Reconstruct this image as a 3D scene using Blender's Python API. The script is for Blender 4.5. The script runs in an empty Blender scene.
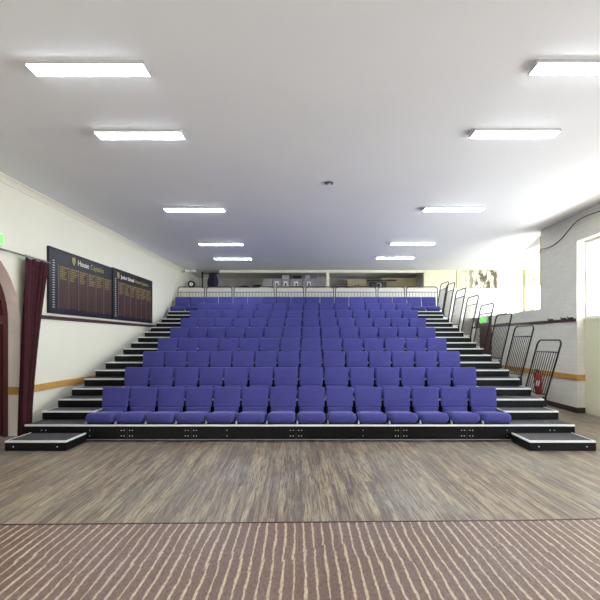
import bpy, bmesh, math, random
from mathutils import Vector, Matrix

random.seed(7)
PI = math.pi
S = bpy.context.scene
C = S.collection

# ------------------------------------------------------------------ camera, world, exposure
CAMZ = 1.64
cd = bpy.data.cameras.new('camera'); cam = bpy.data.objects.new('camera', cd); C.objects.link(cam)
cam.location = (0, 0, CAMZ); cam.rotation_euler = (PI / 2, 0, 0)
cd.sensor_width = 36; cd.lens = 24.0
cd.shift_x = -10 / 600; cd.shift_y = 40 / 600
cd.clip_start = 0.05; cd.clip_end = 200
S.camera = cam

w = bpy.data.worlds.new('world'); S.world = w; w.use_nodes = True
bg = w.node_tree.nodes['Background']
bg.inputs[0].default_value = (0.93, 0.97, 1.0, 1); bg.inputs[1].default_value = 9.5

S.view_settings.view_transform = 'Standard'
S.view_settings.look = 'None'
S.view_settings.gamma = 1
S.view_settings.use_curve_mapping = False
S.view_settings.exposure = 1.0
LAMP = 20.0
S.cycles.max_bounces = 10; S.cycles.diffuse_bounces = 6; S.cycles.glossy_bounces = 4
S.cycles.use_denoising = True
S.cycles.sample_clamp_indirect = 6

# ------------------------------------------------------------------ measures (y = distance from camera)
CEIL = 4.28
XC = -0.17                       # middle of the seating
XR = 6.0                         # right wall
YB = 15.1                        # back wall
YN = -4.0                        # wall behind the camera
def lw(y): return -4.96 + (y - 6.4) * 0.0195      # the left wall runs slightly inwards
def H(k): return 0.27 + 0.29 * (k - 1)
def YF(k): return 6.45 + 0.85 * (k - 1)

# ------------------------------------------------------------------ materials
def lin(c): return tuple(((v / 255) / 12.92 if v / 255 <= 0.04045 else (((v / 255) + 0.055) / 1.055) ** 2.4) for v in c)
class NT:
    def __init__(s, name):
        s.m = bpy.data.materials.new(name); s.m.use_nodes = True
        s.t = s.m.node_tree; s.p = s.t.nodes['Principled BSDF']
    def n(s, typ, **kw):
        d = s.t.nodes.new(typ)
        for k, v in kw.items():
            if hasattr(d, k) and not k[0].isdigit(): setattr(d, k, v)
        return d
    def l(s, a, b): s.t.links.new(a, b)
    def math(s, op, a, b=None, c=None):
        d = s.t.nodes.new('ShaderNodeMath'); d.operation = op
        for i, v in enumerate((a, b, c)):
            if v is None: continue
            if isinstance(v, (int, float)): d.inputs[i].default_value = v
            else: s.l(v, d.inputs[i])
        return d.outputs[0]
    def mix(s, f, a, b):
        d = s.t.nodes.new('ShaderNodeMix'); d.data_type = 'RGBA'
        for i, v in ((0, f), (6, a), (7, b)):
            if isinstance(v, (int, float)): d.inputs[i].default_value = v
            elif isinstance(v, tuple): d.inputs[i].default_value = (*v, 1)
            else: s.l(v, d.inputs[i])
        return d.outputs[2]
    def noise(s, vec, scale, detail=3, rough=0.5):
        d = s.t.nodes.new('ShaderNodeTexNoise'); d.inputs['Scale'].default_value = scale
        d.inputs['Detail'].default_value = detail; d.inputs['Roughness'].default_value = rough
        if vec is not None: s.l(vec, d.inputs['Vector'])
        return d.outputs['Fac']
    def obj(s): return s.n('ShaderNodeTexCoord').outputs['Object']
    def mapped(s, vec, scale=(1, 1, 1), rot=(0, 0, 0)):
        d = s.n('ShaderNodeMapping'); d.inputs['Scale'].default_value = scale; d.inputs['Rotation'].default_value = rot
        s.l(vec, d.inputs['Vector']); return d.outputs[0]
    def ramp(s, f, lo, hi):
        d = s.n('ShaderNodeMapRange'); d.inputs[1].default_value = lo; d.inputs[2].default_value = hi
        s.l(f, d.inputs[0]); return d.outputs[0]
    def bump(s, h, strength, dist):
        d = s.n('ShaderNodeBump'); d.inputs['Strength'].default_value = strength; d.inputs['Distance'].default_value = dist
        s.l(h, d.inputs['Height']); s.l(d.outputs[0], s.p.inputs['Normal'])

def plain(name, rgb, rough=0.6, metal=0.0, var=0.08, vs=6.0, bump=0.0, bs=200, spec=None):
    m = NT(name); c = lin(rgb)
    f = m.noise(m.obj(), vs, 4)
    m.l(m.mix(m.ramp(f, 0.3, 0.7), tuple(v * (1 - var) for v in c), tuple(min(1, v * (1 + var)) for v in c)), m.p.inputs['Base Color'])
    m.p.inputs['Roughness'].default_value = rough; m.p.inputs['Metallic'].default_value = metal
    if spec is not None: m.p.inputs['Specular IOR Level'].default_value = spec
    if bump: m.bump(m.noise(m.obj(), bs, 2), bump, 0.002)
    return m.m

def emit(name, rgb, strength):
    m = NT(name); m.p.inputs['Base Color'].default_value = (*lin(rgb), 1)
    m.p.inputs['Emission Color'].default_value = (*lin(rgb), 1); m.p.inputs['Emission Strength'].default_value = strength
    f = m.noise(m.obj(), 3, 1); m.l(m.ramp(f, -6, 6), m.p.inputs['Roughness'])
    return m.m

def fabric():
    m = NT('blue_fabric'); o = m.obj()
    wv = m.noise(m.mapped(o, (1, 1, 1)), 380, 2); cl = m.noise(o, 9, 3)
    a = m.mix(m.ramp(cl, 0.3, 0.7), lin((68, 69, 136)), lin((76, 76, 146)))
    m.l(m.mix(m.ramp(wv, 0.35, 0.65), a, lin((62, 62, 127))), m.p.inputs['Base Color'])
    m.p.inputs['Roughness'].default_value = 0.85
    m.p.inputs['Sheen Weight'].default_value = 0.25; m.p.inputs['Sheen Roughness'].default_value = 0.4
    m.p.inputs['Sheen Tint'].default_value = (0.6, 0.6, 0.95, 1)
    m.p.inputs['Specular IOR Level'].default_value = 0.25
    m.bump(wv, 0.3, 0.001)
    return m.m

def brick(name, rgb, axis):
    m = NT(name); o = m.obj()
    sep = m.n('ShaderNodeSeparateXYZ'); m.l(o, sep.inputs[0])
    cmb = m.n('ShaderNodeCombineXYZ'); m.l(sep.outputs[axis], cmb.inputs[0]); m.l(sep.outputs[2], cmb.inputs[1])
    b = m.n('ShaderNodeTexBrick'); m.l(cmb.outputs[0], b.inputs['Vector'])
    b.inputs['Scale'].default_value = 1.0; b.inputs['Brick Width'].default_value = 0.24; b.inputs['Row Height'].default_value = 0.086
    b.inputs['Mortar Size'].default_value = 0.006; b.inputs['Mortar Smooth'].default_value = 0.6
    c = lin(rgb); c2 = tuple(v * 0.93 for v in c); mo = tuple(v * 0.87 for v in c)
    b.inputs['Color1'].default_value = (*c, 1); b.inputs['Color2'].default_value = (*c2, 1); b.inputs['Mortar'].default_value = (*mo, 1)
    n = m.noise(o, 14, 4)
    m.l(m.mix(m.math('MULTIPLY', m.ramp(n, 0.35, 0.7), 0.12), b.outputs[0], tuple(v * 0.7 for v in c)), m.p.inputs['Base Color'])
    m.p.inputs['Roughness'].default_value = 0.5
    m.bump(m.math('SUBTRACT', m.math('MULTIPLY', n, 0.4), b.outputs['Fac']), 0.55, 0.006)
    return m.m

def floor_far():
    m = NT('worn_boards'); o = m.mapped(m.obj(), rot=(0, 0, -0.04))
    sep = m.n('ShaderNodeSeparateXYZ'); m.l(o, sep.inputs[0]); x, y = sep.outputs[0], sep.outputs[1]
    px = m.math('DIVIDE', x, 0.082); ix = m.math('FLOOR', px)
    w1 = m.n('ShaderNodeTexWhiteNoise', noise_dimensions='1D'); m.l(ix, w1.inputs['W'])
    iy = m.math('FLOOR', m.math('ADD', m.math('DIVIDE', y, 1.3), m.math('MULTIPLY', w1.outputs['Value'], 5)))
    cv = m.n('ShaderNodeCombineXYZ'); m.l(ix, cv.inputs[0]); m.l(iy, cv.inputs[1])
    w2 = m.n('ShaderNodeTexWhiteNoise', noise_dimensions='2D'); m.l(cv.outputs[0], w2.inputs['Vector'])
    st = m.noise(m.mapped(o, (26, 1.0, 1)), 1.0, 5, 0.7)
    st2 = m.noise(m.mapped(o, (9, 0.6, 1)), 1.0, 4, 0.6)
    gr = m.noise(m.mapped(o, (75, 3.2, 1)), 1.0, 5, 0.75)
    a = m.mix(w2.outputs['Value'], lin((122, 110, 100)), lin((172, 156, 130)))
    a = m.mix(m.math('MULTIPLY', m.ramp(st, 0.48, 0.56), 0.8), a, lin((92, 78, 74)))
    a = m.mix(m.math('MULTIPLY', m.ramp(st2, 0.5, 0.62), 0.65), a, lin((186, 170, 140)))
    pat = m.noise(m.mapped(o, (1.1, 0.8, 1)), 1.0, 4, 0.6)
    a = m.mix(m.math('MULTIPLY', m.ramp(pat, 0.45, 0.65), 0.35), a, lin((166, 166, 158)))
    a = m.mix(m.math('MULTIPLY', m.ramp(gr, 0.47, 0.6), 0.8), a, lin((88, 75, 68)))
    fr = m.math('FRACT', px); edge = m.math('LESS_THAN', m.math('MINIMUM', fr, m.math('SUBTRACT', 1.0, fr)), 0.03)
    m.l(m.mix(m.math('MULTIPLY', edge, 0.5), a, lin((62, 50, 46))), m.p.inputs['Base Color'])
    big = m.noise(o, 0.7, 3)
    m.l(m.math('ADD', m.math('MULTIPLY', big, 0.25), m.math('MULTIPLY', gr, 0.2)), m.p.inputs['Roughness'])
    m.p.inputs['Roughness'].default_value = 0.3
    m.l(m.math('ADD', 0.17, m.math('ADD', m.math('MULTIPLY', big, 0.25), m.math('MULTIPLY', gr, 0.2))), m.p.inputs['Roughness'])
    m.bump(gr, 0.25, 0.002)
    return m.m

def floor_near():
    m = NT('striped_boards'); o = m.mapped(m.obj(), rot=(0, 0, -0.02))
    sep = m.n('ShaderNodeSeparateXYZ'); m.l(o, sep.inputs[0]); x, y = sep.outputs[0], sep.outputs[1]
    blk = m.math('FLOOR', m.math('DIVIDE', m.math('ADD', y, m.math('MULTIPLY', m.noise(m.mapped(o, (1.6, 0.01, 1)), 1, 3, 0.7), 2.4)), 0.7))
    wb = m.n('ShaderNodeTexWhiteNoise', noise_dimensions='1D'); m.l(blk, wb.inputs['W'])
    wob = m.noise(m.mapped(o, (2.0, 2.6, 1)), 1.0, 4, 0.65)
    fine = m.noise(m.mapped(o, (60, 22, 1)), 1.0, 3, 0.7)
    u = m.math('ADD', m.math('DIVIDE', x, 0.079), m.math('MULTIPLY', m.math('SUBTRACT', wob, 0.5), 0.55))
    u = m.math('ADD', u, m.math('MULTIPLY', wb.outputs['Value'], 0.35))
    u = m.math('ADD', u, m.math('MULTIPLY', m.math('SUBTRACT', fine, 0.5), 0.16))
    fr = m.math('FRACT', u); d = m.math('ABSOLUTE', m.math('SUBTRACT', fr, 0.5))
    wd = m.math('ADD', -0.03, m.math('MULTIPLY', m.noise(m.mapped(o, (9, 3.0, 1)), 1.0, 3), 0.26))
    line = m.math('SUBTRACT', 1.0, m.ramp(m.math('DIVIDE', d, wd), 0.7, 1.35))
    w2 = m.n('ShaderNodeTexWhiteNoise', noise_dimensions='1D'); m.l(m.math('FLOOR', u), w2.inputs['W'])
    gr = m.noise(m.mapped(o, (70, 26, 1)), 1.0, 4, 0.75)
    big = m.noise(m.mapped(o, (0.8, 0.8, 1)), 1.0, 3)
    a = m.mix(m.ramp(big, 0.35, 0.65), lin((120, 94, 80)), lin((134, 114, 108)))
    a = m.mix(m.math('MULTIPLY', w2.outputs['Value'], 0.45), a, lin((104, 86, 80)))
    a = m.mix(m.math('MULTIPLY', m.ramp(gr, 0.46, 0.58), 0.65), a, lin((86, 60, 52)))
    pale = m.mix(m.ramp(big, 0.4, 0.6), lin((212, 194, 160)), lin((202, 188, 168)))
    m.l(m.mix(m.math('MULTIPLY', line, m.math('SUBTRACT', 0.85, m.math('MULTIPLY', m.ramp(gr, 0.45, 0.65), 0.5))), a, pale), m.p.inputs['Base Color'])
    m.l(m.math('ADD', 0.32, m.math('MULTIPLY', gr, 0.25)), m.p.inputs['Roughness'])
    m.bump(m.math('ADD', gr, line), 0.3, 0.002)
    return m.m

M = {}
M['fabric'] = fabric()
M['black'] = plain('black_steel', (9, 9, 12), 0.42, 0.0, 0.15, 8, spec=.25)
M['rail'] = plain('black_painted_tube', (30, 30, 34), 0.35, 0.0, 0.1, 8)
M['alu'] = plain('aluminium_edge', (236, 238, 240), 0.38, 0.1, 0.04, 20)
M['bracket'] = plain('grey_bracket', (190, 192, 198), 0.4, 0.2, 0.05, 20)
M['carpet'] = plain('charcoal_carpet', (74, 72, 76), 0.75, 0, 0.16, 120, 0.4, 400)
M['ceiling'] = plain('white_ceiling', (238, 239, 240), 0.85, 0, 0.015, 0.8)
M['cream'] = plain('cream_paint', (235, 232, 215), 0.6, 0, 0.015, 1.2)
M['white'] = plain('white_paint', (238, 236, 228), 0.6, 0, 0.02, 1.5)
M['reveal'] = plain('pale_pink_paint', (248, 240, 232), 0.6, 0, 0.03, 1.5)
M['panel'] = plain('pale_cream_panel', (228, 224, 196), 0.5, 0, 0.02, 1.5)
M['brick'] = brick('white_brick', (236, 234, 224), 1)
M['brickx'] = brick('white_brick_across', (236, 234, 224), 0)
M['yellow'] = plain('yellow_green_edge', (190, 184, 92), 0.6, 0, 0.1, 6)
M['ochre'] = plain('ochre_varnish', (196, 152, 78), 0.45, 0, 0.12, 5)
M['dark_rail'] = plain('dark_wood', (72, 46, 46), 0.4, 0, 0.2, 6)
M['skirt'] = plain('dark_skirting', (58, 44, 40), 0.45, 0, 0.2, 6)
M['maroon'] = plain('maroon_paint', (74, 26, 30), 0.35, 0, 0.12, 6)
M['curtain'] = plain('maroon_velvet', (62, 16, 26), 0.9, 0, 0.25, 12)
M['chrome'] = plain('grey_metal', (168, 170, 172), 0.3, 0.7, 0.05, 20)
M['concrete'] = plain('grey_render', (196, 192, 188), 0.85, 0, 0.16, 3, 0.4, 30)
M['loftcream'] = plain('beige_panel', (196, 186, 152), 0.7, 0, 0.12, 3)
M['box'] = plain('grey_box_card', (160, 158, 166), 0.8, 0, 0.1, 5)
M['boxlight'] = plain('pale_box_card', (186, 186, 190), 0.8, 0, 0.08, 5)
M['plastic_black'] = plain('black_plastic', (22, 22, 24), 0.4, 0, 0.15, 8)
M['navy'] = plain('navy_cloth', (40, 38, 62), 0.9, 0, 0.25, 8)
M['whiteplastic'] = plain('white_plastic', (236, 236, 236), 0.35, 0, 0.02, 8)
M['red'] = plain('red_enamel', (196, 40, 40), 0.3, 0, 0.06, 8)
M['board'] = plain('dark_blue_board', (36, 36, 48), 0.4, 0, 0.2, 4)
M['gold'] = plain('gold_lettering', (160, 146, 84), 0.5, 0, 0.1, 10)
M['goldwhite'] = plain('white_lettering', (228, 226, 214), 0.5, 0, 0.05, 10)
M['olive'] = plain('olive_glass', (120, 122, 92), 0.15, 0, 0.2, 4)
M['pinkglass'] = plain('rose_glass', (170, 96, 92), 0.12, 0, 0.2, 3)
M['lamp'] = emit('lamp_diffuser', (237, 247, 255), LAMP)
M['exit'] = emit('exit_sign_face', (120, 240, 110), 0.7)
M['lampframe'] = plain('lamp_frame', (200, 200, 202), 0.4, 0.2, 0.03, 20)
M['far'] = floor_far(); M['near'] = floor_near()

def walnut():
    m = NT('walnut_panel'); o = m.obj()
    f = m.noise(m.mapped(o, (1, 14, 1.2)), 1.5, 5, 0.6)
    m.l(m.mix(m.ramp(f, 0.3, 0.7), lin((58, 40, 36)), lin((84, 58, 48))), m.p.inputs['Base Color'])
    m.p.inputs['Roughness'].default_value = 0.4
    return m.m
M['walnut'] = walnut()

def mural():
    m = NT('flaking_mural'); o = m.obj()
    f = m.noise(m.mapped(o, (2.2, 1, 1.4)), 2.0, 5, 0.7)
    a = m.mix(m.ramp(f, 0.3, 0.7), lin((226, 220, 182)), lin((232, 228, 200)))
    f2 = m.noise(m.mapped(o, (5, 1, 1.6)), 1.3, 4, 0.6)
    sep = m.n('ShaderNodeSeparateXYZ'); m.l(o, sep.inputs[0])
    mask = m.math('MULTIPLY', m.ramp(f2, 0.44, 0.52), m.ramp(sep.outputs[0], 5.5, 6.3))
    m.l(m.mix(m.math('MULTIPLY', mask, 0.95), a, lin((70, 62, 50))), m.p.inputs['Base Color'])
    m.p.inputs['Roughness'].default_value = 0.7
    return m.m
M['mural'] = mural()
def glass():
    m = NT('window_glass'); t = m.t
    tr = t.nodes.new('ShaderNodeBsdfTransparent'); gl = t.nodes.new('ShaderNodeBsdfGlossy'); gl.inputs['Roughness'].default_value = 0.05
    fr = t.nodes.new('ShaderNodeTexNoise'); mx = t.nodes.new('ShaderNodeMixShader')
    m.l(m.math('MULTIPLY', fr.outputs[0], 0.06), mx.inputs[0]); m.l(tr.outputs[0], mx.inputs[1]); m.l(gl.outputs[0], mx.inputs[2])
    m.l(mx.outputs[0], t.nodes['Material Output'].inputs['Surface'])
    return m.m
M['glass'] = glass()

# ------------------------------------------------------------------ mesh helpers
def box(bm, x0, x1, y0, y1, z0, z1, bev=0.0, seg=2):
    r = bmesh.ops.create_cube(bm, size=1)
    for v in r['verts']:
        v.co = Vector((x0 + (v.co.x + .5) * (x1 - x0), y0 + (v.co.y + .5) * (y1 - y0), z0 + (v.co.z + .5) * (z1 - z0)))
    if bev:
        es = list({e for v in r['verts'] for e in v.link_edges})
        bmesh.ops.bevel(bm, geom=es, offset=bev, segments=seg, profile=0.5, affect='EDGES')
def cyl(bm, p, r, h, axis='Z', n=20, r2=None):
    rot = {'Z': Matrix.Identity(4), 'Y': Matrix.Rotation(-PI / 2, 4, 'X'), 'X': Matrix.Rotation(PI / 2, 4, 'Y')}[axis]
    bmesh.ops.create_cone(bm, cap_ends=True, segments=n, radius1=r, radius2=r if r2 is None else r2, depth=h, matrix=Matrix.Translation(p) @ rot)
def tube(bm, pts, r, n=8):
    pts = [Vector(p) for p in pts]; rings = []; prev = None
    for i, p in enumerate(pts):
        d = (pts[min(i + 1, len(pts) - 1)] - pts[max(i - 1, 0)]).normalized()
        a = (prev - d * prev.dot(d)) if prev is not None else (Vector((0, 0, 1)).cross(d) if abs(d.z) < .9 else Vector((1, 0, 0)).cross(d))
        a.normalize(); prev = a; b = d.cross(a)
        rings.append([bm.verts.new(p + (a * math.cos(2 * PI * j / n) + b * math.sin(2 * PI * j / n)) * r) for j in range(n)])
    for i in range(len(rings) - 1):
        for j in range(n): bm.faces.new((rings[i][j], rings[i][(j + 1) % n], rings[i + 1][(j + 1) % n], rings[i + 1][j]))
    bm.faces.new(rings[0][::-1]); bm.faces.new(rings[-1])
def prism(bm, prof, x0, x1):
    """profile in (y,z) extruded along x"""
    a = [bm.verts.new((x0, y, z)) for y, z in prof]; b = [bm.verts.new((x1, y, z)) for y, z in prof]
    n = len(prof)
    bm.faces.new(a); bm.faces.new(b[::-1])
    for i in range(n): bm.faces.new((a[i], b[i], b[(i + 1) % n], a[(i + 1) % n]))
def NB(): return bmesh.new()
def mk(name, bm, mat, parent=None, smooth=False, shear=False):
    if shear:
        for v in bm.verts: v.co.x += lw(v.co.y)
    bmesh.ops.recalc_face_normals(bm, faces=bm.faces)
    me = bpy.data.meshes.new(name); bm.to_mesh(me); bm.free()
    me.materials.append(M[mat])
    if smooth:
        for p in me.polygons: p.use_smooth = True
    o = bpy.data.objects.new(name, me); C.objects.link(o)
    if parent: o.parent = parent
    return o
def bx(name, mat, x0, x1, y0, y1, z0, z1, parent=None, bev=0.0, shear=False, seg=2):
    bm = NB(); box(bm, x0, x1, y0, y1, z0, z1, bev, seg); return mk(name, bm, mat, parent, shear=shear)
def struct(o): o['kind'] = 'structure'; return o
def tag(o, label, cat, group=None):
    o['label'] = label; o['category'] = cat
    if group: o['group'] = group
    return o
def thing(name, label, cat, loc=(0, 0, 0), group=None):
    o = bpy.data.objects.new(name, None); C.objects.link(o); o.location = loc; o.empty_display_size = 0.1
    return tag(o, label, cat, group)
def dup(root, loc, label):
    r = root.copy(); C.objects.link(r); r.location = loc; r['label'] = label
    for ch in list(root.children):
        c = ch.copy(); C.objects.link(c); c.parent = r
        for g in ch.children:
            d = g.copy(); C.objects.link(d); d.parent = c
    return r
ORD = ['first', 'second', 'third', 'fourth', 'fifth', 'sixth', 'seventh', 'eighth', 'ninth', 'tenth', 'eleventh', 'twelfth',
       'thirteenth', 'fourteenth', 'fifteenth', 'sixteenth', 'seventeenth', 'eighteenth']

# ------------------------------------------------------------------ the room
XL = -5.6
def front_line(x): return 3.60 + 0.018 * x + (0.03 * max(0, x - 2))
bm = NB()                                     # far floor; its front edge is the slightly crooked joint
xs = [XL - 0.3 + i * (10.2 - XL) / 40 for i in range(41)]
va = [bm.verts.new((x, front_line(x), 0)) for x in xs]; vb = [bm.verts.new((x, 17.5, 0)) for x in xs]
for i in range(40): bm.faces.new((va[i], va[i + 1], vb[i + 1], vb[i]))
ext = bmesh.ops.extrude_face_region(bm, geom=list(bm.faces))
for v in [g for g in ext['geom'] if isinstance(g, bmesh.types.BMVert)]: v.co.z = -0.2
struct(mk('floor', bm, 'far'))
bm = NB()
va = [bm.verts.new((x, YN - 0.3, 0)) for x in xs]; vb = [bm.verts.new((x, front_line(x), 0)) for x in xs]
for i in range(40): bm.faces.new((va[i], va[i + 1], vb[i + 1], vb[i]))
ext = bmesh.ops.extrude_face_region(bm, geom=list(bm.faces))
for v in [g for g in ext['geom'] if isinstance(g, bmesh.types.BMVert)]: v.co.z = -0.2
struct(mk('floor', bm, 'near'))
bm = NB()
for i in range(len(xs) - 1):
    x0, x1 = xs[i], xs[i + 1]
    vs = [bm.verts.new(p) for p in ((x0, front_line(x0) - .008, 0.004), (x1, front_line(x1) - .008, 0.004), (x1, front_line(x1) + .008, 0.004), (x0, front_line(x0) + .008, 0.004))]
    bm.faces.new(vs)
bmesh.ops.remove_doubles(bm, verts=bm.verts, dist=1e-5)
ext = bmesh.ops.extrude_face_region(bm, geom=list(bm.faces))
for v in [g for g in ext['geom'] if isinstance(g, bmesh.types.BMVert)]: v.co.z = -0.01
struct(mk('trim_1', bm, 'dark_rail'))
CT = 4.62
def sst(a, b, v): v = max(0, min(1, (v - a) / (b - a))); return v * v * (3 - 2 * v)
bm = NB(); gx = [XL - .3, -2, 2, 4] + [4.4 + .1 * i for i in range(18)] + [6.12, 6.36, 8, 10.2]; gy = [YN - .3, 0, 4, 8, 9.5] + [9.7 + .1 * i for i in range(10)] + [12, 14, 17.5]
g = [[bm.verts.new((x, y, CEIL + .20 * sst(4.7, 6.1, x) * (1 - sst(6.11, 6.3, x)) * (1 - sst(10.2, 11.3, y)))) for x in gx] for y in gy]
for j in range(len(gy) - 1):
    for i in range(len(gx) - 1): bm.faces.new((g[j][i], g[j][i + 1], g[j + 1][i + 1], g[j + 1][i]))
ext = bmesh.ops.extrude_face_region(bm, geom=list(bm.faces))
for v in [q for q in ext['geom'] if isinstance(q, bmesh.types.BMVert)]: v.co.z = CT
struct(mk('ceiling', bm, 'ceiling', smooth=False))

# left wall with the arched doorway
ACY, AR, AS = 5.50, 1.34, 1.95
def arch(r, n=28, cy=ACY, zs=AS): return [(cy + r * math.cos(PI * i / n), zs + r * math.sin(PI * i / n)) for i in range(n + 1)]
def planar(name, outline, x0, x1, mat, holes=(), shear=True, parent=None):
    """(y,z) outline with holes, thickened from x0 to x1"""
    bm = NB(); es = []
    for loop in (outline, *holes):
        vs = [bm.verts.new((x0, y, z)) for y, z in loop]
        es += [bm.edges.new((vs[i], vs[(i + 1) % len(vs)])) for i in range(len(vs))]
    bmesh.ops.triangle_fill(bm, edges=es, use_beauty=True, use_dissolve=False)
    ext = bmesh.ops.extrude_face_region(bm, geom=list(bm.faces))
    for v in [g for g in ext['geom'] if isinstance(g, bmesh.types.BMVert)]: v.co.x = x1
    return mk(name, bm, mat, parent, shear=shear)
WL = [(-3.2, 1.0), (-.6, 1.0), (-.6, 3.1), (-3.2, 3.1)]  # left-wall opening for the added daylight window
outline = [(YN, 0)] + [(ACY - AR, 0)] + arch(AR)[::-1] + [(ACY + AR, 0), (YB + 2.2, 0), (YB + 2.2, CEIL), (YN, CEIL)]
struct(planar('wall_left', outline, 0, -0.42, 'cream', holes=(WL,)))
# pale arched lining of the doorway
ring = [(ACY - AR, 0)] + arch(AR)[::-1] + [(ACY + AR, 0)] + [(ACY + AR - .012, 0)] + arch(AR - .012) + [(ACY - AR + .012, 0)]
struct(planar('trim_2', ring, 0.0, -0.20, 'reveal'))
# door set at the back of the reveal
RO, RI = AR - .014, AR - .12
fr = [(ACY - RO, 0)] + arch(RO)[::-1] + [(ACY + RO, 0), (ACY + RI, 0)] + arch(RI) + [(ACY - RI, 0)]
d1 = struct(planar('door_1', fr, -0.20, -0.30, 'maroon'))
bx('transom', 'maroon', -.30, -.19, ACY - RI, ACY + RI, AS - .02, AS + .10, d1, shear=True)
for s in (-1, 1):
    y0, y1 = (ACY - RI, ACY - .01) if s < 0 else (ACY + .01, ACY + RI)
    dl = bx('door_leaf', 'maroon', -.28, -.23, y0, y1, 0.02, AS - .03, d1, shear=True)
    for (a, b) in ((.15, .85), (1.0, 1.8)):
        bx('door_panel', 'maroon', -.235, -.222, y0 + .15, y1 - .15, a, b, dl, bev=.004, shear=True)
    bm = NB(); cyl(bm, (-.19, ACY + s * .10, 1.02), .03, .05, 'X'); mk('door_handle', bm, 'chrome', dl, True, True)
fan = [(y, z + .10) for y, z in arch(RI - .001)]
planar('fanlight_pane', [(y, min(z, AS + RI)) for y, z in fan], -0.27, -0.255, 'pinkglass', parent=d1)
bm = NB()
for a in (.25, .5, .75):
    tube(bm, [(-.25, ACY + .25 * math.cos(PI * a), AS + .1 + .25 * math.sin(PI * a)), (-.25, ACY + RI * math.cos(PI * a), AS + RI * math.sin(PI * a))], .018, 6)
tube(bm, [(-.25, ACY + .25 * math.cos(PI * t / 12), AS + .1 + .25 * math.sin(PI * t / 12)) for t in range(13)], .018, 6)
mk('glazing_bars', bm, 'maroon', d1, shear=True)

# trims on the left wall
def left_trim(name, mat, segs, z0, z1, t):
    bm = NB()
    for a, b in segs: box(bm, 0, t, a, b, z0, z1, 0.006, 1)
    return struct(mk(name, bm, mat, shear=True))
left_trim('trim_3', 'dark_rail', [(7.05, YB - .01)], 2.03, 2.10, .035)
left_trim('trim_4', 'ochre', [(YN, ACY - AR - .02), (ACY + AR + .002, YB - .01)], .71, .84, .025)
bm = NB(); box(bm, -.19, -.002, ACY + AR - .035, ACY + AR - .0125, .71, .84, .004, 1); struct(mk('trim_5', bm, 'ochre', shear=True))
left_trim('baseboard_left', 'maroon', [(YN, ACY - AR - .02), (ACY + AR + .002, YB - .01)], 0, .12, .02)
bm = NB()                                    # cornice on the left
prof = [(0, CEIL), (0, CEIL - .10), (.02, CEIL - .10), (.022, CEIL - .08), (.045, CEIL - .05), (.07, CEIL - .025), (.10, CEIL - .02), (.10, CEIL)]
for yy in (YN, YB - .01):
    for x, z in prof: bm.verts.new((x, yy, z))
bm.verts.ensure_lookup_table(); n = len(prof)
bm.faces.new([bm.verts[i] for i in range(n)]); bm.faces.new([bm.verts[n + i] for i in range(n)][::-1])
for i in range(n): bm.faces.new((bm.verts[i], bm.verts[(i + 1) % n], bm.verts[n + (i + 1) % n], bm.verts[n + i]))
struct(mk('trim_6', bm, 'cream', shear=True))

# right wall: brick, with a window recess, stops at y=10.4; a low wall carries on
YE, YR = 10.4, 8.99
LOW = 2.45
bm = NB()
box(bm, XR, XR + .35, YR, YE, 0, CT - .01)
box(bm, XR, XR + .35, 5.4, YR, 3.86, CT - .01)
box(bm, XR, XR + .35, YN, 5.4, 0, 1.1); box(bm, XR, XR + .35, YN, 5.4, 3.0, CT - .01)
for a, b in ((YN, 1.4), (4.8, 5.4)): box(bm, XR, XR + .35, a, b, 1.1, 3.0)
struct(mk('wall_right', bm, 'brick'))
DY0, DY1 = 13.2, 14.85
bm = NB()
box(bm, XR, XR + .2, YE, DY0, 0, LOW); box(bm, XR, XR + .2, DY1, YB, 0, LOW)
struct(mk('wall_right', bm, 'brick'))
bx('trim_7', 'yellow', XR - .004, XR + .03, YE, YE + .03, LOW, CEIL + .05); struct(bpy.data.objects['trim_7'])
# recess under the window
struct(bx('wall_right', 'panel', XR + .18, XR + .35, 5.4, YR, 0, 2.085))
struct(bx('trim_8', 'panel', XR + .15, XR + .36, 5.4, YR, 2.085, 2.12))
def window(name, x, y0, y1, z0, z1, nv, nh, latch=False):
    bm = NB(); t = .06
    box(bm, x, x + .08, y0, y1, z0, z0 + t); box(bm, x, x + .08, y0, y1, z1 - t, z1)
    box(bm, x, x + .08, y0, y0 + t, z0 + t, z1 - t); box(bm, x, x + .08, y1 - t, y1, z0 + t, z1 - t)
    wdw = struct(mk(name, bm, 'white'))
    bm = NB()
    for i in range(1, nv): yy = y0 + (y1 - y0) * i / nv; box(bm, x + .02, x + .06, yy - .02, yy + .02, z0 + t, z1 - t)
    for i in range(1, nh): zz = z0 + (z1 - z0) * i / nh; box(bm, x + .022, x + .058, y0 + t, y1 - t, zz - .015, zz + .015)
    mk('glazing_bars', bm, 'white', wdw)
    bx('pane', 'glass', x + .036, x + .042, y0 + t, y1 - t, z0 + t, z1 - t, wdw)
    if latch: bx('latch', 'chrome', x - .02, x, y1 - .62, y1 - .58, 2.4, 2.5, wdw, .004)
window('window_1', XR + .19, 5.4, YR, 2.12, 3.86, 3, 2, True)
window('added_window_2', XR + .19, 1.4, 4.8, 1.1, 3.0, 3, 2)  # unseen window, added to bring daylight into the front of the hall
window('added_window_7', lw(-1.9) - .3, -3.2, -.6, 1.0, 3.1, 3, 2)  # unseen window, added so daylight reaches the brick wall and ceiling
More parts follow.
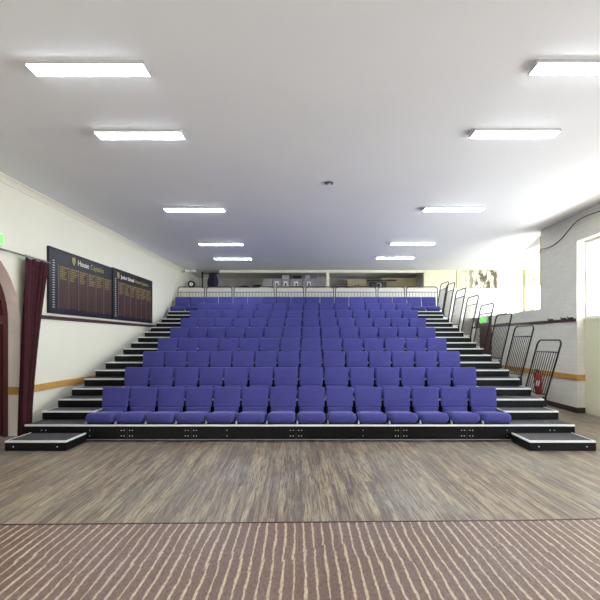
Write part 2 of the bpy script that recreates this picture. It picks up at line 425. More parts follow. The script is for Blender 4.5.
# bands, dark rail and skirting on the right
bm = NB(); box(bm, XR - .025, XR, YR - .0, 13.1, .73, .86, .004, 1); box(bm, XR - .025, XR + .18, YR - .025, YR, .73, .86, .004, 1); struct(mk('trim_9', bm, 'ochre'))
bm = NB(); box(bm, XR - .035, XR, YR + .02, DY0 - .05, 2.06, 2.13, .006, 1); struct(mk('trim_10', bm, 'dark_rail'))
bm = NB(); box(bm, XR - .02, XR, YR, DY0 - .1, 0, .12); box(bm, XR - .02, XR + .18, YR - .02, YR, 0, .12); struct(mk('baseboard_right', bm, 'skirt'))
# doorway in the low wall with a glazed panel over the doors
d2 = struct(bx('door_2', 'dark_rail', XR + .02, XR + .16, DY0, DY1, 2.06, 2.13))
bx('transom_pane', 'olive', XR + .08, XR + .10, DY0 + .04, DY1 - .04, 2.13, LOW - .04, d2)
bx('side_panel', 'white', XR + .02, XR + .12, 14.30, DY1 - .01, 0, 2.06, d2)
bx('door_head', 'dark_rail', XR + .02, XR + .16, DY0, DY1, LOW - .04, LOW, d2)
for a, b in ((DY0 + .02, 14.28),):
    dl = bx('door_leaf', 'maroon', XR + .06, XR + .11, a, b, .02, 2.06, d2)
    bx('door_panel', 'maroon', XR + .045, XR + .06, a + .12, b - .12, 1.1, 1.9, dl, .004)

# back wall: white up to the loft sill, opening of the loft above it
SILL = 3.585
LX1 = 4.30
bm = NB()
box(bm, XL, 7.2, YB, YB + .2, 0, SILL)
box(bm, 7.2, 9.9, YB, YB + .2, 0, 2.3)
box(bm, LX1, 7.2, YB, YB + .2, SILL, CEIL)
box(bm, 7.2, 9.9, YB, YB + .2, 3.98, CEIL); box(bm, 8.0, 8.40, YB, YB + .2, 2.3, 3.98); box(bm, 9.0, 9.9, YB, YB + .2, 2.3, 3.98)
box(bm, 7.2, 7.35, YB, YB + .2, 2.3, 3.98)
struct(mk('wall_back', bm, 'white'))
struct(bx('trim_11', 'loftcream', 8.06, 8.32, YB - .14, YB, 0, CEIL))
struct(bx('trim_12', 'cream', -3.42, LX1, YB, YB + .16, CEIL - .095, CEIL))
struct(bx('trim_13', 'cream', .62, .73, YB + .01, YB + .17, SILL, CEIL - .095))
struct(bx('trim_14', 'cream', XL + .7, LX1, YB - .03, YB + .22, SILL, SILL + .025))
struct(bx('trim_15', 'panel', LX1, 5.50, YB - .012, YB, SILL, CEIL))
for nm, a, b in (('window_4', 7.35, 8.0), ('window_5', 8.40, 9.0)):
    bm = NB()
    box(bm, a, b, YB - .02, YB + .08, 2.3, 2.38); box(bm, a, b, YB - .02, YB + .08, 3.70, 3.98)
    box(bm, a, a + .08, YB - .02, YB + .08, 2.38, 3.70); box(bm, b - .08, b, YB - .02, YB + .08, 2.38, 3.70)
    wn = struct(mk(nm, bm, 'panel'))
    bx('pane', 'glass', a + .08, b - .08, YB + .04, YB + .05, 2.38, 3.70, wn)
# loft behind the opening
struct(bx('floor_loft', 'concrete', XL, LX1 + .2, YB + .2, 17.3, SILL - .15, SILL))
struct(bx('wall_loft', 'concrete', XL, LX1 + .2, 17.1, 17.3, SILL, CEIL))
struct(bx('wall_loft_side', 'concrete', LX1, LX1 + .2, YB + .2, 17.1, SILL, CEIL))
struct(bx('trim_16', 'loftcream', 2.9, LX1, 16.2, 16.26, SILL, CEIL - .12))
struct(bx('trim_17', 'skirt', 2.3, 3.5, 16.15, 16.2, 4.02, 4.08))
# side hall beyond the low wall
bm = NB()
box(bm, 9.7, 9.9, 9.2, 9.6, 0, CEIL); box(bm, 9.7, 9.9, 13.4, YB, 0, CEIL); box(bm, 9.7, 9.9, 9.6, 13.4, 0, 1.2); box(bm, 9.7, 9.9, 9.6, 13.4, 3.9, CEIL)
box(bm, XR + .35, 9.9, 9.0, 9.2, 0, CEIL)
struct(mk('wall_side_hall', bm, 'white'))
window('unseen_window_6', 9.74, 9.6, 13.4, 1.2, 3.9, 3, 2)  # unseen window, added and sized to light the side hall and ceiling
# wall behind the camera
bm = NB()
box(bm, XL, XR + .35, YN - .25, YN, 0, CT)
struct(mk('wall_front', bm, 'cream'))

# sky portals for the window openings, seen and added
def portal(x, y, z, rx, rz, sx, sy):
    l = bpy.data.lights.new('window_daylight', 'AREA'); l.shape = 'RECTANGLE'; l.size = sx; l.size_y = sy
    l.cycles.is_portal = True
    o = bpy.data.objects.new('window_daylight', l); C.objects.link(o); o.location = (x, y, z); o.rotation_euler = (rx, 0, rz)
for a, b, z0, z1, x in ((5.4, YR, 2.12, 3.86, XR + .33), (1.4, 4.8, 1.1, 3.0, XR + .33), (9.6, 13.4, 1.2, 3.9, 9.88)):
    portal(x, (a + b) / 2, (z0 + z1) / 2, PI / 2, PI / 2, b - a, z1 - z0)
portal(lw(-1.9) - .41, -1.9, 2.05, PI / 2, -PI / 2, 2.6, 2.1)
for a, b in ((7.35, 8.0), (8.40, 9.0)): portal((a + b) / 2, YB + .19, 3.05, PI / 2, PI, b - a, 1.3)

# ------------------------------------------------------------------ ceiling lights
lights = [(-2.13, 3.86, 'nearest of the left row'), (-2.16, 5.10, 'second from the front in the left row'),
          (-2.31, 8.02, 'third from the front in the left row'), (-2.42, 10.9, 'fourth from the front in the left row'),
          (-2.47, 12.85, 'farthest back of the left row'),
          (2.70, 3.84, 'nearest of the right row'), (2.59, 5.07, 'second from the front in the right row'),
          (2.87, 8.0, 'third from the front in the right row'), (2.78, 10.85, 'fourth from the front in the right row'),
          (2.70, 12.7, 'farthest back of the right row'),
          (-2.15, 1.2, ''), (2.7, 1.2, '')]
scl = {0: .94, 1: .92, 5: .94, 6: .90}
proto = thing('ceiling_light', 'white rectangular ceiling light, ' + lights[0][2], 'ceiling light', group='bright ceiling lights')
bm = NB(); box(bm, -.60, .60, -.085, .085, -.012, 0); box(bm, -.588, .588, -.085, -.079, -.036, -.012); box(bm, -.588, .588, .079, .085, -.036, -.012); box(bm, -.60, -.588, -.085, .085, -.045, -.012); box(bm, .588, .60, -.085, .085, -.045, -.012)
mk('frame', bm, 'lampframe', proto)
bm = NB(); box(bm, -.588, .588, -.078, .078, -.045, -.013, .004); mk('diffuser', bm, 'lamp', proto)
for i, (x, y, t) in enumerate(lights):
    lab = 'white rectangular ceiling light, ' + t if t else 'white rectangular ceiling light behind the viewpoint'
    o = proto if i == 0 else dup(proto, (0, 0, 0), lab)
    o.location = (x, y, CEIL); o.scale.x = scl.get(i, 1)
sd = thing('smoke_detector', 'small round grey detector in the middle of the ceiling', 'smoke detector', (.32, 6.72, CEIL))
bm = NB(); cyl(bm, (0, 0, -.008), .068, .016, n=28); mk('base', bm, 'plastic_black', sd)
bm = NB(); cyl(bm, (0, 0, -.022), .05, .012, n=28, r2=.05); mk('sensor_cap', bm, 'chrome', sd)
bm = NB(); cyl(bm, (0, 0, -.033), .028, .01, n=20); mk('lens', bm, 'whiteplastic', sd)

# ------------------------------------------------------------------ tiered seating decks
XA, XB = -4.60, 4.27
SL, SR = XC - 3.50, XC + 3.50       # limits of the 14-seat block
for k in range(1, 10):
    y0, z = YF(k), H(k); d = .87 if k < 9 else 1.02
    xa, xb = (XA, XB) if k < 9 else (-4.70, 4.40)
    rown = ['lowest', 'second', 'third', 'fourth', 'fifth', 'sixth', 'seventh', 'eighth', 'top'][k - 1]
    t = thing('seating_platform', 'long black platform carrying the %s row of blue seats' % rown, 'platform', (0, y0, z), 'stepped platforms of the seating stand')
    bx('deck_surface', 'carpet', xa + .01, xb - .01, .02, d, -.04, 0, t)
    bm = NB()
    box(bm, xa, xb, -.005, .03, -.022, .004); 
    mk('nosing', bm, 'alu', t)
    bm = NB(); box(bm, xa, xb, 0, .022, -.245 if k == 1 else -.262, -.022)
    mk('fascia', bm, 'black', t)
    bx('side_plate', 'black', xa, xa + .02, .03, d, -.16, -.041, t); bx('side_plate', 'black', xb - .02, xb, .03, d, -.16, -.041, t)
    if k == 1:
        bx('bottom_rail', 'box', xa + .0, xb, -.006, .0, -.240, -.232, t)
        bm = NB()
        for px in (44, 90, 127, 191, 227, 296, 363, 401, 467, 507, 552):
            X = (px - 310) * 6.45 / 400
            for dx in ((-.035, .035) if px in (90, 227, 363, 507, 44, 552) else (-.09, -.045, .045, .09)):
                for dz in (-.085, -.175): cyl(bm, (X + dx * (0 if px in (90, 227, 363, 507) else 1), -.006, dz), .0062, .012, 'Y', 8)
        mk('bolts', bm, 'alu', t)
        bm = NB()
        for px in (127, 191, 296, 401, 467):
            X = (px - 310) * 6.45 / 400; box(bm, X - .004, X + .004, -.004, 0, -.23, -.025)
        mk('panel_joint', bm, 'plastic_black', t)
    for x in (xa + .12, xb - .12):
        for yy in ((.10, d - .1) if k > 1 else (.12, d - .12)):
            lg = bx('leg', 'black', x - .03, x + .03, yy - .03, yy + .03, -z + (.06), -.04, t)
            bm = NB(); cyl(bm, (x, yy, -z + .035), .035, .03, 'X', 16); mk('caster', bm, 'plastic_black', lg, True)

# half steps in the aisles and the entry steps
def step(label, xa, xb, y, z, dep, h, group):
    t = thing('aisle_step', label, 'step', ((xa + xb) / 2, y, z), group)
    w_ = (xb - xa) / 2
    bx('tread', 'carpet', -w_ + .02, w_ - .02, .03, dep - .02, h - .03, h, t)
    bm = NB(); box(bm, -w_, w_, -.004, .032, h - .022, h + .004); box(bm, -w_, -w_ + .02, .032, dep, h - .022, h + .004); box(bm, w_ - .02, w_, .032, dep, h - .022, h + .004)
    mk('nosing', bm, 'alu', t)
    bm = NB(); box(bm, -w_, w_, 0, .02, 0.004, h - .022); box(bm, -w_, -w_ + .02, .02, dep, 0.004, h - .022); box(bm, w_ - .02, w_, .02, dep, 0.004, h - .022)
    mk('riser', bm, 'black', t)
    if z == 0:
        bm = NB()
        for x in (-w_ * .72, w_ * .72): cyl(bm, (x, -.003, h * .45), .009, .008, 'Y', 10)
        mk('bolts', bm, 'alu', t)
    return t
names = ['lowest', 'second', 'third', 'fourth', 'fifth', 'sixth', 'seventh', 'topmost']
for k in range(1, 9):
    for side, xa, xb in (('left', XA, SL - .04), ('right', SR + .02, XB)):
        step('black carpeted half step, %s one up the %s aisle' % (names[k - 1], side), xa, xb, YF(k) + .425, H(k) + .001, .412, .145, 'half steps in the aisles')
step('low black entry step on the floor at the left aisle', -4.50, -3.60, 5.90, 0, .535, .148, 'entry steps on the floor')
step('low black entry step on the floor at the right aisle', 3.24, 4.22, 5.90, 0, .535, .148, 'entry steps on the floor')

# ------------------------------------------------------------------ the seats
def pad(w_, h_, t, r, n=3, puff=0.0, nx=8, nz=6):
    """upholstered slab: x width, z height, y thickness (front face at -t/2), rounded and slightly domed"""
    bm = NB(); box(bm, -w_ / 2, w_ / 2, -t / 2, t / 2, 0, h_)
    bmesh.ops.bevel(bm, geom=[e for e in bm.edges if abs((e.verts[0].co - e.verts[1].co).normalized().y) > .9], offset=r, segments=4, profile=.5, affect='EDGES')
    fr = [f for f in bm.faces if abs(f.normal.y) > .9]
    es = {e for f in fr for e in f.edges}
    bmesh.ops.bevel(bm, geom=list(es), offset=t * .42, segments=3, profile=.5, affect='EDGES')
    return bm
PW = .4964
def make_seat():
    t = thing('auditorium_seat', '', 'seat', (0, 0, 0), 'blue padded seats of the seating stand')
    # cushion: rounded front, falls towards the back
    bm = pad(.480, .50, .150, .085)
    bmesh.ops.rotate(bm, verts=bm.verts, cent=(0, 0, 0), matrix=Matrix.Rotation(-PI / 2, 3, 'X'))   # z->y
    for v in bm.verts:
        v.co.y = v.co.y; yy = v.co.y
        v.co.z += .090 - max(0, yy - .1) * .10 + (0 if v.co.z > 0 else .10 * max(0, yy - .1))
        v.co.z += .010 * math.cos(v.co.x * PI / .485) * (1 if v.co.z > .1 else 0)
    mk('cushion', bm, 'fabric', t, True)
    bm = pad(.478, .345, .06, .028)
    for v in bm.verts: v.co.x *= .965 + .1 * min(v.co.z, .345); v.co.y += .56 + v.co.z * .16; v.co.z += .19
    mk('backrest', bm, 'fabric', t, True)
    bm = pad(.425, .135, .055, .02)
    for v in bm.verts: v.co.y += .53 + v.co.z * .12; v.co.z += .06
    mk('lumbar_pad', bm, 'fabric', t, True)
    bm = NB(); box(bm, -.20, .20, .575, .60, .0, .21, .004, 1); box(bm, -.21, -.17, .06, .55, 0.0, .045, .004, 1); box(bm, .17, .21, .06, .55, 0, .045, .004, 1)
    mk('frame', bm, 'black', t)
    bm = NB(); prism(bm, [(.02, 0.004), (.06, .055), (.10, .06), (.10, .004)], -.238, -.220)
    mk('bracket', bm, 'bracket', t)
    return t
rows = ['front', 'second', 'third', 'fourth', 'fifth', 'sixth', 'seventh', 'eighth', 'top']
seat = make_seat(); first = True
for k in range(1, 10):
    n, p, xc = (14, PW, XC - .01) if k < 9 else (18, .5015, -.155)
    for i in range(n):
        if n == 14 or i < 9: pos = ('leftmost' if i == 0 else '%s from the left' % ORD[i]) if i < n / 2 else ('rightmost' if i == n - 1 else '%s from the right' % ORD[n - 1 - i])
        else: pos = 'rightmost' if i == n - 1 else '%s from the right' % ORD[n - 1 - i]
        lab = 'blue upholstered seat, %s in the %s row' % (pos, rows[k - 1])
        u = i - (n - 1) / 2
        loc = (xc - .045 + u * p * (1 + .0018 * u) if n == 14 else xc + u * p, YF(k), H(k) + .006)
        if first: seat.location = loc; seat['label'] = lab; first = False
        else:
            q = dup(seat, loc, lab)
            if k == 9: q.scale.x = 1.035

# ------------------------------------------------------------------ handrails
def rail_panel(label, origin, L, hgt, lean, axis, group, nb, front_round=True, low=0.08):
    """hoop panel of length L along axis ('Y' climbs away from the viewer, 'X' runs across), leaning by lean (towards -y over its height)"""
    t = thing('guard_rail', label, 'railing', origin, group)
    def P(u, z, off=0):
        if axis == 'Y': return (.05 * z / hgt + off, u - lean * z / hgt, z)
        return (u, off - lean * z / hgt, z)
    r = .016; R = .10
    pts = [P(0, 0), P(0, hgt - R)] + [P(R - R * math.cos(a * PI / 12), hgt - R + R * math.sin(a * PI / 12)) for a in range(1, 7)]
    pts += [P(L - R + R * math.sin(a * PI / 12), hgt - R + R * math.cos(a * PI / 12)) for a in range(0, 6)] + [P(L, hgt - R), P(L, 0)]
    bm = NB(); tube(bm, pts, r, 8); mk('hoop', bm, 'rail', t, True)
    mz = hgt * .80
    bm = NB(); tube(bm, [P(0, mz), P(L, mz)], .011, 8); mk('upper_crossbar', bm, 'rail', t, True)
    bm = NB(); tube(bm, [P(0, low), P(L, low)], .011, 8); mk('lower_crossbar', bm, 'rail', t, True)
    first_b = None
    for i in range(1, nb + 1):
        u = L * i / (nb + 1)
        if first_b is None:
            bm = NB(); tube(bm, [P(0, low), P(0, mz)], .0065, 6); b = mk('baluster', bm, 'rail', t, True); first_b = b
        else: b = first_b.copy(); C.objects.link(b); b.parent = t
        b.location = (0, u, 0) if axis == 'Y' else (u, 0, 0)
    return t
G1 = 'black guard rails climbing the right aisle'
nm = ['nearest and lowest', 'second from the floor', 'third from the floor', 'fourth from the floor', 'fifth from the floor', 'sixth from the floor', 'seventh from the floor', 'highest']
for j in range(0, 8):
    k = j + 2
    L, hg, ln = (.72, 1.08, .42)
    x = 4.295
    if j == 7: L, hg, ln = .78, .95, .35; x = 4.43
    rail_panel('black barred guard rail on the right aisle edge, ' + nm[j], (x, YF(k) + .01, H(k)), L, hg, ln, 'Y', G1, 9)
    bx('foot_clamp', 'black', -.0245, .02, -.02, .05, -.14, .04, bpy.data.objects['guard_rail' if j == 0 else 'guard_rail.%03d' % j], .004)
G2 = 'low barred rails behind the top row'
segs = [(178, 204.5), (206.5, 232), (234, 274.3), (276.3, 303.7), (305.7, 333.5), (335.5, 376), (378, 404.5), (406.5, 437.5)]
for i, (a, b) in enumerate(segs):
    X0, X1 = (a - 310) * 14.2 / 400, (b - 310) * 14.2 / 400
    pos = 'leftmost' if i == 0 else 'rightmost' if i == 7 else ('%s from the left' % ORD[i] if i < 4 else '%s from the right' % ORD[7 - i])
    rail_panel('black barred rail behind the top row, %s' % pos, (X0, 14.2, H(9) + .004), X1 - X0, .93, 0, 'X', G2, max(7, int((X1 - X0) / .115)))

# ------------------------------------------------------------------ left wall: honour boards, curtain, exit sign
def text(name, body, size, loc, mat, parent, rot=(PI / 2, 0, PI / 2), align='LEFT'):
    cu = bpy.data.curves.new(name, 'FONT'); cu.body = body; cu.size = size; cu.extrude = .002; cu.align_x = align; cu.offset = size * .012
    cu.materials.append(M[mat])
    tmp = bpy.data.objects.new(name, cu); C.objects.link(tmp); bpy.context.view_layer.update()
    me = bpy.data.meshes.new_from_object(tmp.evaluated_get(bpy.context.evaluated_depsgraph_get()))
    wid = max(v.co.x for v in me.vertices)
    bpy.data.objects.remove(tmp)
    o = bpy.data.objects.new(name, me); C.objects.link(o); o.location = loc; o.rotation_euler = rot; o.parent = parent
    return wid
ANG = math.atan(.0195)
def honour(label, y0, y1, z0, z1, title1, title2, cols, rows_n, tz, ty, tsz=.155):
    L = y1 - y0; Hh = z1 - z0
    t = thing('honour_board', label, 'honour board', (lw(y0) + .003, y0, z0), 'dark boards of gold names on the left wall')
    t.rotation_euler.z = -ANG
    bx('backing', 'board', 0, .03, 0, L, 0, Hh, t)
    bm = NB(); box(bm, 0, .045, 0, .03, 0, Hh); box(bm, 0, .045, L - .03, L, 0, Hh); box(bm, 0, .045, .03, L - .03, 0, .03); box(bm, 0, .045, .03, L - .03, Hh - .03, Hh)
    mk('frame', bm, 'plastic_black', t)
    pt = Hh * .76
    bm = NB(); g = (L - .36) / cols
    for c in range(cols): box(bm, .03, .034, .28 + c * g + .004, .28 + (c + 1) * g - .004, .12, pt)
    mk('name_panel', bm, 'walnut', t)
    bm = NB()
    for c in range(cols + 1): box(bm, .03, .037, 0.28 + c * g - .003, .28 + c * g + .003, .10, pt)
    mk('divider', bm, 'chrome', t)
    rnd = random.Random(len(title2) + cols)
    for c in range(cols):
        bm = NB()
        for r in range(rows_n):
            zz = pt - .03 - r * .045; a = .28 + c * g + .05
            wl = g * rnd.uniform(.35, .75) if r else g * .78
            x = a
            while x < a + wl:
                ww = rnd.uniform(.02, .06); box(bm, .034, .0375, x, min(x + ww, a + wl), zz - .011, zz + .009); x += ww + .015
        mk('gold_names', bm, 'gold', t)['kind'] = 'stuff'
    bm = NB(); zz = Hh * .80
    while zz > .08:
        box(bm, .03, .034, .12, .14, zz, zz + .014); box(bm, .03, .034, .147, .175, zz, zz + .014); zz -= .047
    mk('year_column', bm, 'goldwhite', t)
    # crest
    bm = NB(); prof = [(-.055, .07), (-.06, 0), (-.04, -.05), (0, -.085), (.04, -.05), (.06, 0), (.055, .07), (0, .09)]
    bc = [bm.verts.new((.031, ty - .14 + a, tz + .05 + b)) for a, b in prof]; f = bm.faces.new(bc)
    ex = bmesh.ops.extrude_face_region(bm, geom=[f])
    for v in [g_ for g_ in ex['geom'] if isinstance(g_, bmesh.types.BMVert)]: v.co.x = .036
    mk('crest', bm, 'gold', t)
    a = text('title', title1, tsz, (.032, ty, tz), 'goldwhite', t)
    text('title', title2, tsz, (.032, ty + a + tsz * .4, tz), 'gold', t)
    return t
honour('long dark honour board with gold names, nearer the curtain', 7.50, 9.84, 2.15, 3.41, 'House', 'Captains', 6, 6, 1.06, .92)
honour('dark honour board with gold names, farther from the curtain', 9.845, 12.18, 2.15, 3.43, 'Junior School', 'House Captains', 6, 7, 1.07, .42, .135)

ct = thing('curtain', 'long dark maroon curtain hanging beside the arched doorway', 'curtain', (0, 0, 0))
bm = NB(); nu, nv = 90, 26; g = []
for j in range(nv + 1):
    v = j / nv; z = .03 + (3.04 - .03) * v
    y0 = 6.66 + .12 * v; y1 = 6.91 + .47 * v ** 1.5
    row = []
    for i in range(nu + 1):
        u = i / nu
        amp = .045 * (.55 + .45 * math.sin(u * 9 + 1)) * (1 - .25 * v)
        xx = .115 + amp * math.sin(u * 2 * PI * 6.5 + .6 * math.sin(v * 3 + u * 4)) + .012 * math.sin(u * 47 + v * 2)
        row.append(bm.verts.new((xx, y0 + (y1 - y0) * u, z + .015 * math.sin(u * 20) * (1 if j == nv else 0))))
    g.append(row)
for j in range(nv):
    for i in range(nu): bm.faces.new((g[j][i], g[j][i + 1], g[j + 1][i + 1], g[j + 1][i]))
c_ = mk('cloth', bm, 'curtain', ct, True, True)
so = c_.modifiers.new('thick', 'SOLIDIFY'); so.thickness = .006
cr = thing('curtain_rod', 'thin grey curtain rod over the arched doorway', 'curtain rod', (0, 0, 0))
bm = NB(); tube(bm, [(.115, 3.6, 3.07), (.115, 7.42, 3.07)], .014, 10); mk('pole', bm, 'chrome', cr, True, True)
for yy in (3.7, 7.40):
    bm = NB(); tube(bm, [(.0, yy, 3.07), (.115, yy, 3.07)], .012, 8); box(bm, 0, .012, yy - .03, yy + .03, 3.02, 3.12); mk('wall_bracket', bm, 'chrome', cr, False, True)
for i in range(7):
    yy = 6.80 + i * .09
    bm = NB(); tube(bm, [(.115 + .024 * math.cos(a * PI / 6), yy, 3.07 + .024 * math.sin(a * PI / 6)) for a in range(13)], .004, 6); mk('ring', bm, 'chrome', ct, True, True)
es = thing('exit_sign', 'green lit exit sign high on the left wall above the curtain rod', 'exit sign', (lw(6.2), 6.2, 3.24))
bx('housing', 'whiteplastic', 0, .05, -.22, .22, -.09, .09, es, .006)
bx('sign_face', 'exit', .05, .056, -.205, .205, -.08, .08, es)
es = thing('exit_sign', 'small green exit sign above the maroon doors at the far right', 'exit sign', (XR - .001, 13.75, 2.33))
bx('housing', 'whiteplastic', -.05, 0, -.30, .30, -.11, .11, es, .006)
bx('sign_face', 'exit', -.056, -.05, -.28, .28, -.095, .095, es)

# ------------------------------------------------------------------ right side: cable, extinguisher, hooks, mural
def px3(px, py, X=None, Z=None):
    if Z is None: Z = X * 400 / (px - 310)
    return ((px - 310) * Z / 400, Z, CAMZ + (340 - py) * Z / 400)
pts = [px3(x, y, XR - .012) for x, y in ((640, 197), (620, 203), (600, 211), (586, 216), (576, 222), (567, 232), (560, 240), (552, 246), (545, 248.5), (541, 249.5))]
pts += [px3(538, 256, Z=10.46), px3(534, 268, Z=10.5), px3(533, 276, Z=10.5), px3(535, 285, Z=10.5), px3(539, 296, Z=10.5), (XR + .02, 10.5, LOW + .01)]
def smooth(pts, n=5):
    P_ = [Vector(p) for p in pts]; out = []
    for i in range(len(P_) - 1):
        p0, p1, p2, p3 = P_[max(i - 1, 0)], P_[i], P_[i + 1], P_[min(i + 2, len(P_) - 1)]
        for s in range(n):
            t = s / n; out.append(.5 * ((2 * p1) + (-p0 + p2) * t + (2 * p0 - 5 * p1 + 4 * p2 - p3) * t * t + (-p0 + 3 * p1 - 3 * p2 + p3) * t ** 3))
    return out + [P_[-1]]
bm = NB(); tube(bm, smooth(pts), .009, 6)
tag(mk('cable', bm, 'plastic_black', None, True), 'thin black cable looping down the white brick wall from the ceiling', 'cable')

fe = thing('fire_extinguisher', 'red fire extinguisher hanging on the right brick wall behind the rail', 'fire extinguisher', (XR - .12, 10.30, .24))
bm = NB()
prof = [(0, 0), (.07, 0), (.078, .02), (.078, .42), (.07, .47), (.045, .51), (.025, .53), (.022, .56), (0, .56)]
n = 22; rings = [[bm.verts.new((r * math.cos(2 * PI * i / n), r * math.sin(2 * PI * i / n), z)) for i in range(n)] for r, z in prof[1:-1]]
for a in range(len(rings) - 1):
    for i in range(n): bm.faces.new((rings[a][i], rings[a][(i + 1) % n], rings[a + 1][(i + 1) % n], rings[a + 1][i]))
bm.faces.new(rings[0][::-1]); bm.faces.new(rings[-1])
mk('cylinder', bm, 'red', fe, True)
bm = NB(); box(bm, -.02, .02, -.02, .02, .56, .61, .004); box(bm, -.10, .02, -.012, .012, .61, .625, .003); box(bm, -.09, .02, -.012, .012, .64, .655, .003); mk('handle', bm, 'plastic_black', fe)
bm = NB(); tube(bm, smooth([(-.02, 0, .585), (-.09, -.01, .55), (-.115, -.02, .42), (-.10, -.03, .2), (-.095, -.03, .1)]), .012, 8); mk('hose', bm, 'plastic_black', fe, True)
bm = NB()
for i in range(8):
    a0, a1 = -PI * .9 + i * .14, -PI * .9 + (i + 1) * .14
    vs = [bm.verts.new((.079 * math.cos(a), .079 * math.sin(a), z)) for a, z in ((a0, .22), (a1, .22), (a1, .36), (a0, .36))]; bm.faces.new(vs)
mk('paper_label', bm, 'whiteplastic', fe)
bx('wall_mount', 'chrome', .07, .12, -.03, .03, .35, .40, fe)
for i, (yy, lab) in enumerate(((9.15, 'small dark hook on the wall rail, nearest the window recess'), (9.40, 'small dark hook on the wall rail, second from the window recess'), (9.9, 'small dark hook on the wall rail, farthest from the window recess'))):
    h = thing('coat_hook', lab, 'hook', (XR - .035, yy, 2.13), 'small hooks on the right wall rail')
    bx('back_plate', 'skirt', -.012, 0.02, -.06, .06, -.03, .03, h, .004)
    bm = NB(); tube(bm, smooth([(-.01, 0, .01), (-.05, 0, .0), (-.07, 0, .02), (-.07, 0, .05)]), .010, 6); mk('peg', bm, 'skirt', h, True)

mu = thing('wall_mural', 'faded cream wall panel with dark flaking painted patches at the far right', 'mural', (0, YB - .002, 0))
bx('painted_panel', 'mural', 5.55, 7.06, -.02, 0, 3.60, CEIL - .01, mu)
bm = NB(); box(bm, 5.52, 5.55, -.03, 0, 3.58, CEIL); box(bm, 7.06, 7.09, -.03, 0, 3.58, CEIL); box(bm, 5.55, 7.06, -.03, 0, 3.58, 3.60); mk('frame', bm, 'loftcream', mu)

# ------------------------------------------------------------------ things stored in the loft
def LX(px, Z): return (px - 310) * Z / 400
LZ = SILL
def carton(label, px0, px1, y, h, mat, z=LZ, mark=True, dep=.45):
    a, b = LX(px0, y), LX(px1, y)
    t = thing('storage_box', label, 'box', ((a + b) / 2, y, z), 'boxes stored in the loft')
    hw = (b - a) / 2
    bx('carton', mat, -hw, hw, 0, dep, 0, h, t, .008)
    bx('lid', mat, -hw - .008, hw + .008, -.01, dep + .01, h, h + .03, t, .006)
    if mark:
        s = min(.075, hw * .5)
        mkx = bx('printed_mark', 'whiteplastic', -s, s, -.006, 0, h * .42, h * .42 + s * 2.2, t)
        bx('mark_centre', 'plastic_black', -s * .4, s * .4, -.009, -.006, h * .42, h * .42 + s * 1.3, mkx)
    return t
carton('grey box at the left end of the loft stack', 263, 272.2, 15.55, .41, 'box', mark=False)
carton('grey box with white mark, beside the stack\'s left end', 272.8, 281, 15.55, .41, 'box')
carton('grey box with white mark carrying the small pale box', 281.6, 289.6, 15.55, .41, 'box')
carton('small pale box on top of a marked grey box', 281.8, 289, 15.57, .11, 'boxlight', z=LZ + .442, mark=False, dep=.3)
carton('wide grey box with white mark left of the loft post', 290.4, 302, 15.6, .41, 'box')
carton('wide grey box with white mark next to the loft post', 302.8, 315, 15.6, .41, 'box')
carton('tall plain grey box touching the loft post', 315.8, 325, 15.6, .50, 'box', mark=False)
carton('small black case on top of the wide grey box', 293, 301, 15.65, .09, 'plastic_black', z=LZ + .442, mark=False, dep=.3)
carton('small white box on top of the grey box', 305, 310, 15.65, .12, 'boxlight', z=LZ + .442, mark=False, dep=.3)
carton('long dark box lying right of the loft post', 331, 350, 15.75, .13, 'plastic_black', mark=False)
cb = thing('cabinet', 'beige two-door cabinet in the loft beside the black machine', 'cabinet', (LX(359, 15.6), 16.25, LZ))
bx('body', 'loftcream', -.40, .40, .02, .45, 0, .52, cb)
for s in (-1, 1):
    dr = bx('door', 'loftcream', min(s * .01, s * .39), max(s * .01, s * .39), 0, .018, .03, .50, cb, .004)
    bx('handle', 'plastic_black', s * .06 - .012, s * .06 + .012, -.02, 0, .25, .31, dr)
mc = thing('projector', 'black projector with round lens standing in the loft', 'projector', (LX(379, 15.45), 15.45, LZ))
bx('body', 'plastic_black', -.33, .30, 0, .35, .04, .30, mc, .03)
bm = NB(); cyl(bm, (-.02, -.03, .16), .11, .08, 'Y', 24); mk('lens_barrel', bm, 'box', mc, True)
bm = NB(); cyl(bm, (-.02, -.075, .16), .06, .02, 'Y', 24); mk('lens', bm, 'plastic_black', mc, True)
bm = NB()
for x in (-.25, .22):
    for y in (.05, .3): cyl(bm, (x, y, .02), .02, .04)
mk('feet', bm, 'boxlight', mc)
pp = tag(bx('white_box', 'boxlight', LX(387.5, 15.5), LX(392, 15.5), 15.5, 15.7, LZ, LZ + .12, bev=.006), 'tiny pale box right of the black projector', 'box', 'boxes stored in the loft')
tag(bx('white_case', 'whiteplastic', LX(259.5, 15.35), LX(268, 15.35), 15.33, 15.45, LZ + .026, LZ + .11, bev=.01), 'small white case on the loft sill before the boxes', 'case')
# bags
def blob(name, label, cat, x0, x1, y, z0, z1, mat, seed, dep=.35):
    bm = NB(); bmesh.ops.create_icosphere(bm, subdivisions=4, radius=1)
    rnd = random.Random(seed); ph = [rnd.uniform(0, 6) for _ in range(6)]
    for v in bm.verts:
        c = v.co.normalized(); f = 1 + .08 * math.sin(5 * c.x + ph[0]) + .06 * math.sin(8 * c.z + ph[1]) + .05 * math.sin(11 * c.y + 7 * c.x + ph[2])
        s = lambda q: math.copysign(abs(q) ** .7, q)
        v.co = Vector(((x0 + x1) / 2 + s(c.x) * f * (x1 - x0) / 2, y + s(c.y) * f * dep / 2, max(z0, (z0 + z1) / 2 + s(c.z) * f * (z1 - z0) / 2)))
    return tag(mk(name, bm, mat, None, True), label, cat)
blob('cloth_bag', 'low black bag lying in the loft left of the boxes', 'bag', LX(238, 15.6), LX(250.5, 15.6), 15.65, LZ, LZ + .17, 'plastic_black', 1)
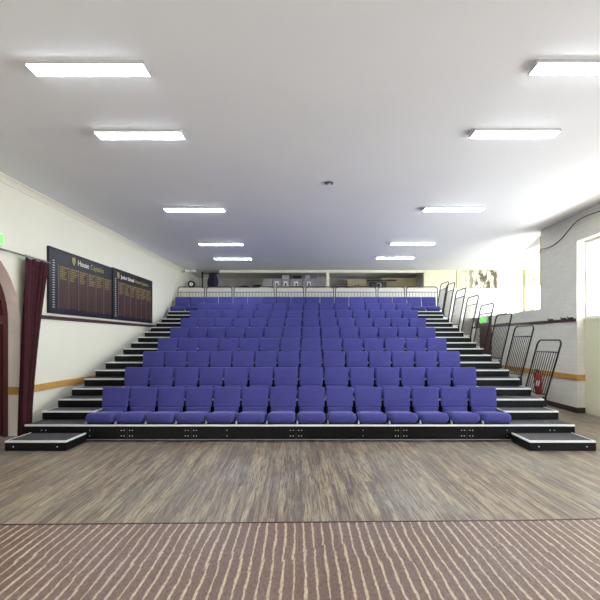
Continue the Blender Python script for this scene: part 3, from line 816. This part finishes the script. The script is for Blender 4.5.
blob('cloth_bag', 'black bag lying in the loft against the first grey box', 'bag', LX(252.5, 15.6), LX(261.5, 15.6), 15.7, LZ, LZ + .22, 'plastic_black', 2)
hb = thing('hanging_drape', 'dark navy drape bundled from a bar under the loft ceiling', 'drape', (0, 0, 0))
bm = NB(); nu, nv = 40, 14; g = []
xa_, xb_ = LX(207, 15.5), LX(217.5, 15.5)
for j in range(nv + 1):
    v = j / nv; row = []
    for i in range(nu):
        a = 2 * PI * i / nu; wd = (.72 + .28 * math.sin(PI * min(1, v * 1.1 + .1))) * (1 + .10 * math.sin(a * 5 + v))
        row.append(bm.verts.new(((xa_ + xb_) / 2 + math.cos(a) * (xb_ - xa_) / 2 * wd, 15.55 + math.sin(a) * .12 * wd, 3.70 + v * .54)))
    g.append(row)
for j in range(nv):
    for i in range(nu): bm.faces.new((g[j][i], g[j][(i + 1) % nu], g[j + 1][(i + 1) % nu], g[j + 1][i]))
bm.faces.new(g[0][::-1]); bm.faces.new(g[-1]); mk('cloth', bm, 'navy', hb, True)
bm = NB(); tube(bm, [(LX(201, 15.5), 15.55, 4.235), (LX(219, 15.5), 15.55, 4.235)], .02); mk('bar', bm, 'plastic_black', hb, True)
bm = NB(); tube(bm, [(LX(202, 15.5), 15.55, LZ), (LX(202, 15.5), 15.55, CEIL)], .03); mk('post', bm, 'plastic_black', hb, True)
sp = thing('round_speaker', 'small round black speaker with white centre on the loft sill', 'speaker', (LX(191.3, 15.12), 15.16, SILL + .025))
bm = NB(); cyl(bm, (0, 0, .14), .135, .10, 'Y', 28); box(bm, -.08, .08, -.05, .05, 0, .03); mk('casing', bm, 'plastic_black', sp)
bm = NB(); cyl(bm, (0, -.056, .14), .068, .014, 'Y', 24); co = mk('cone', bm, 'whiteplastic', sp)
bm = NB(); cyl(bm, (0.01, -.065, .145), .02, .008, 'Y', 12); mk('dust_cap', bm, 'box', sp)
el = thing('emergency_light', 'white twin emergency light under the ceiling in the back left corner', 'emergency light', (LX(191, 14.95), 14.93, CEIL))
bx('mounting_plate', 'box', -.22, .24, -.03, .03, -.03, 0, el)
for x in (-.11, .12): bx('lamp_head', 'whiteplastic', x - .095, x + .095, -.06, .06, -.115, -.03, el, .012)
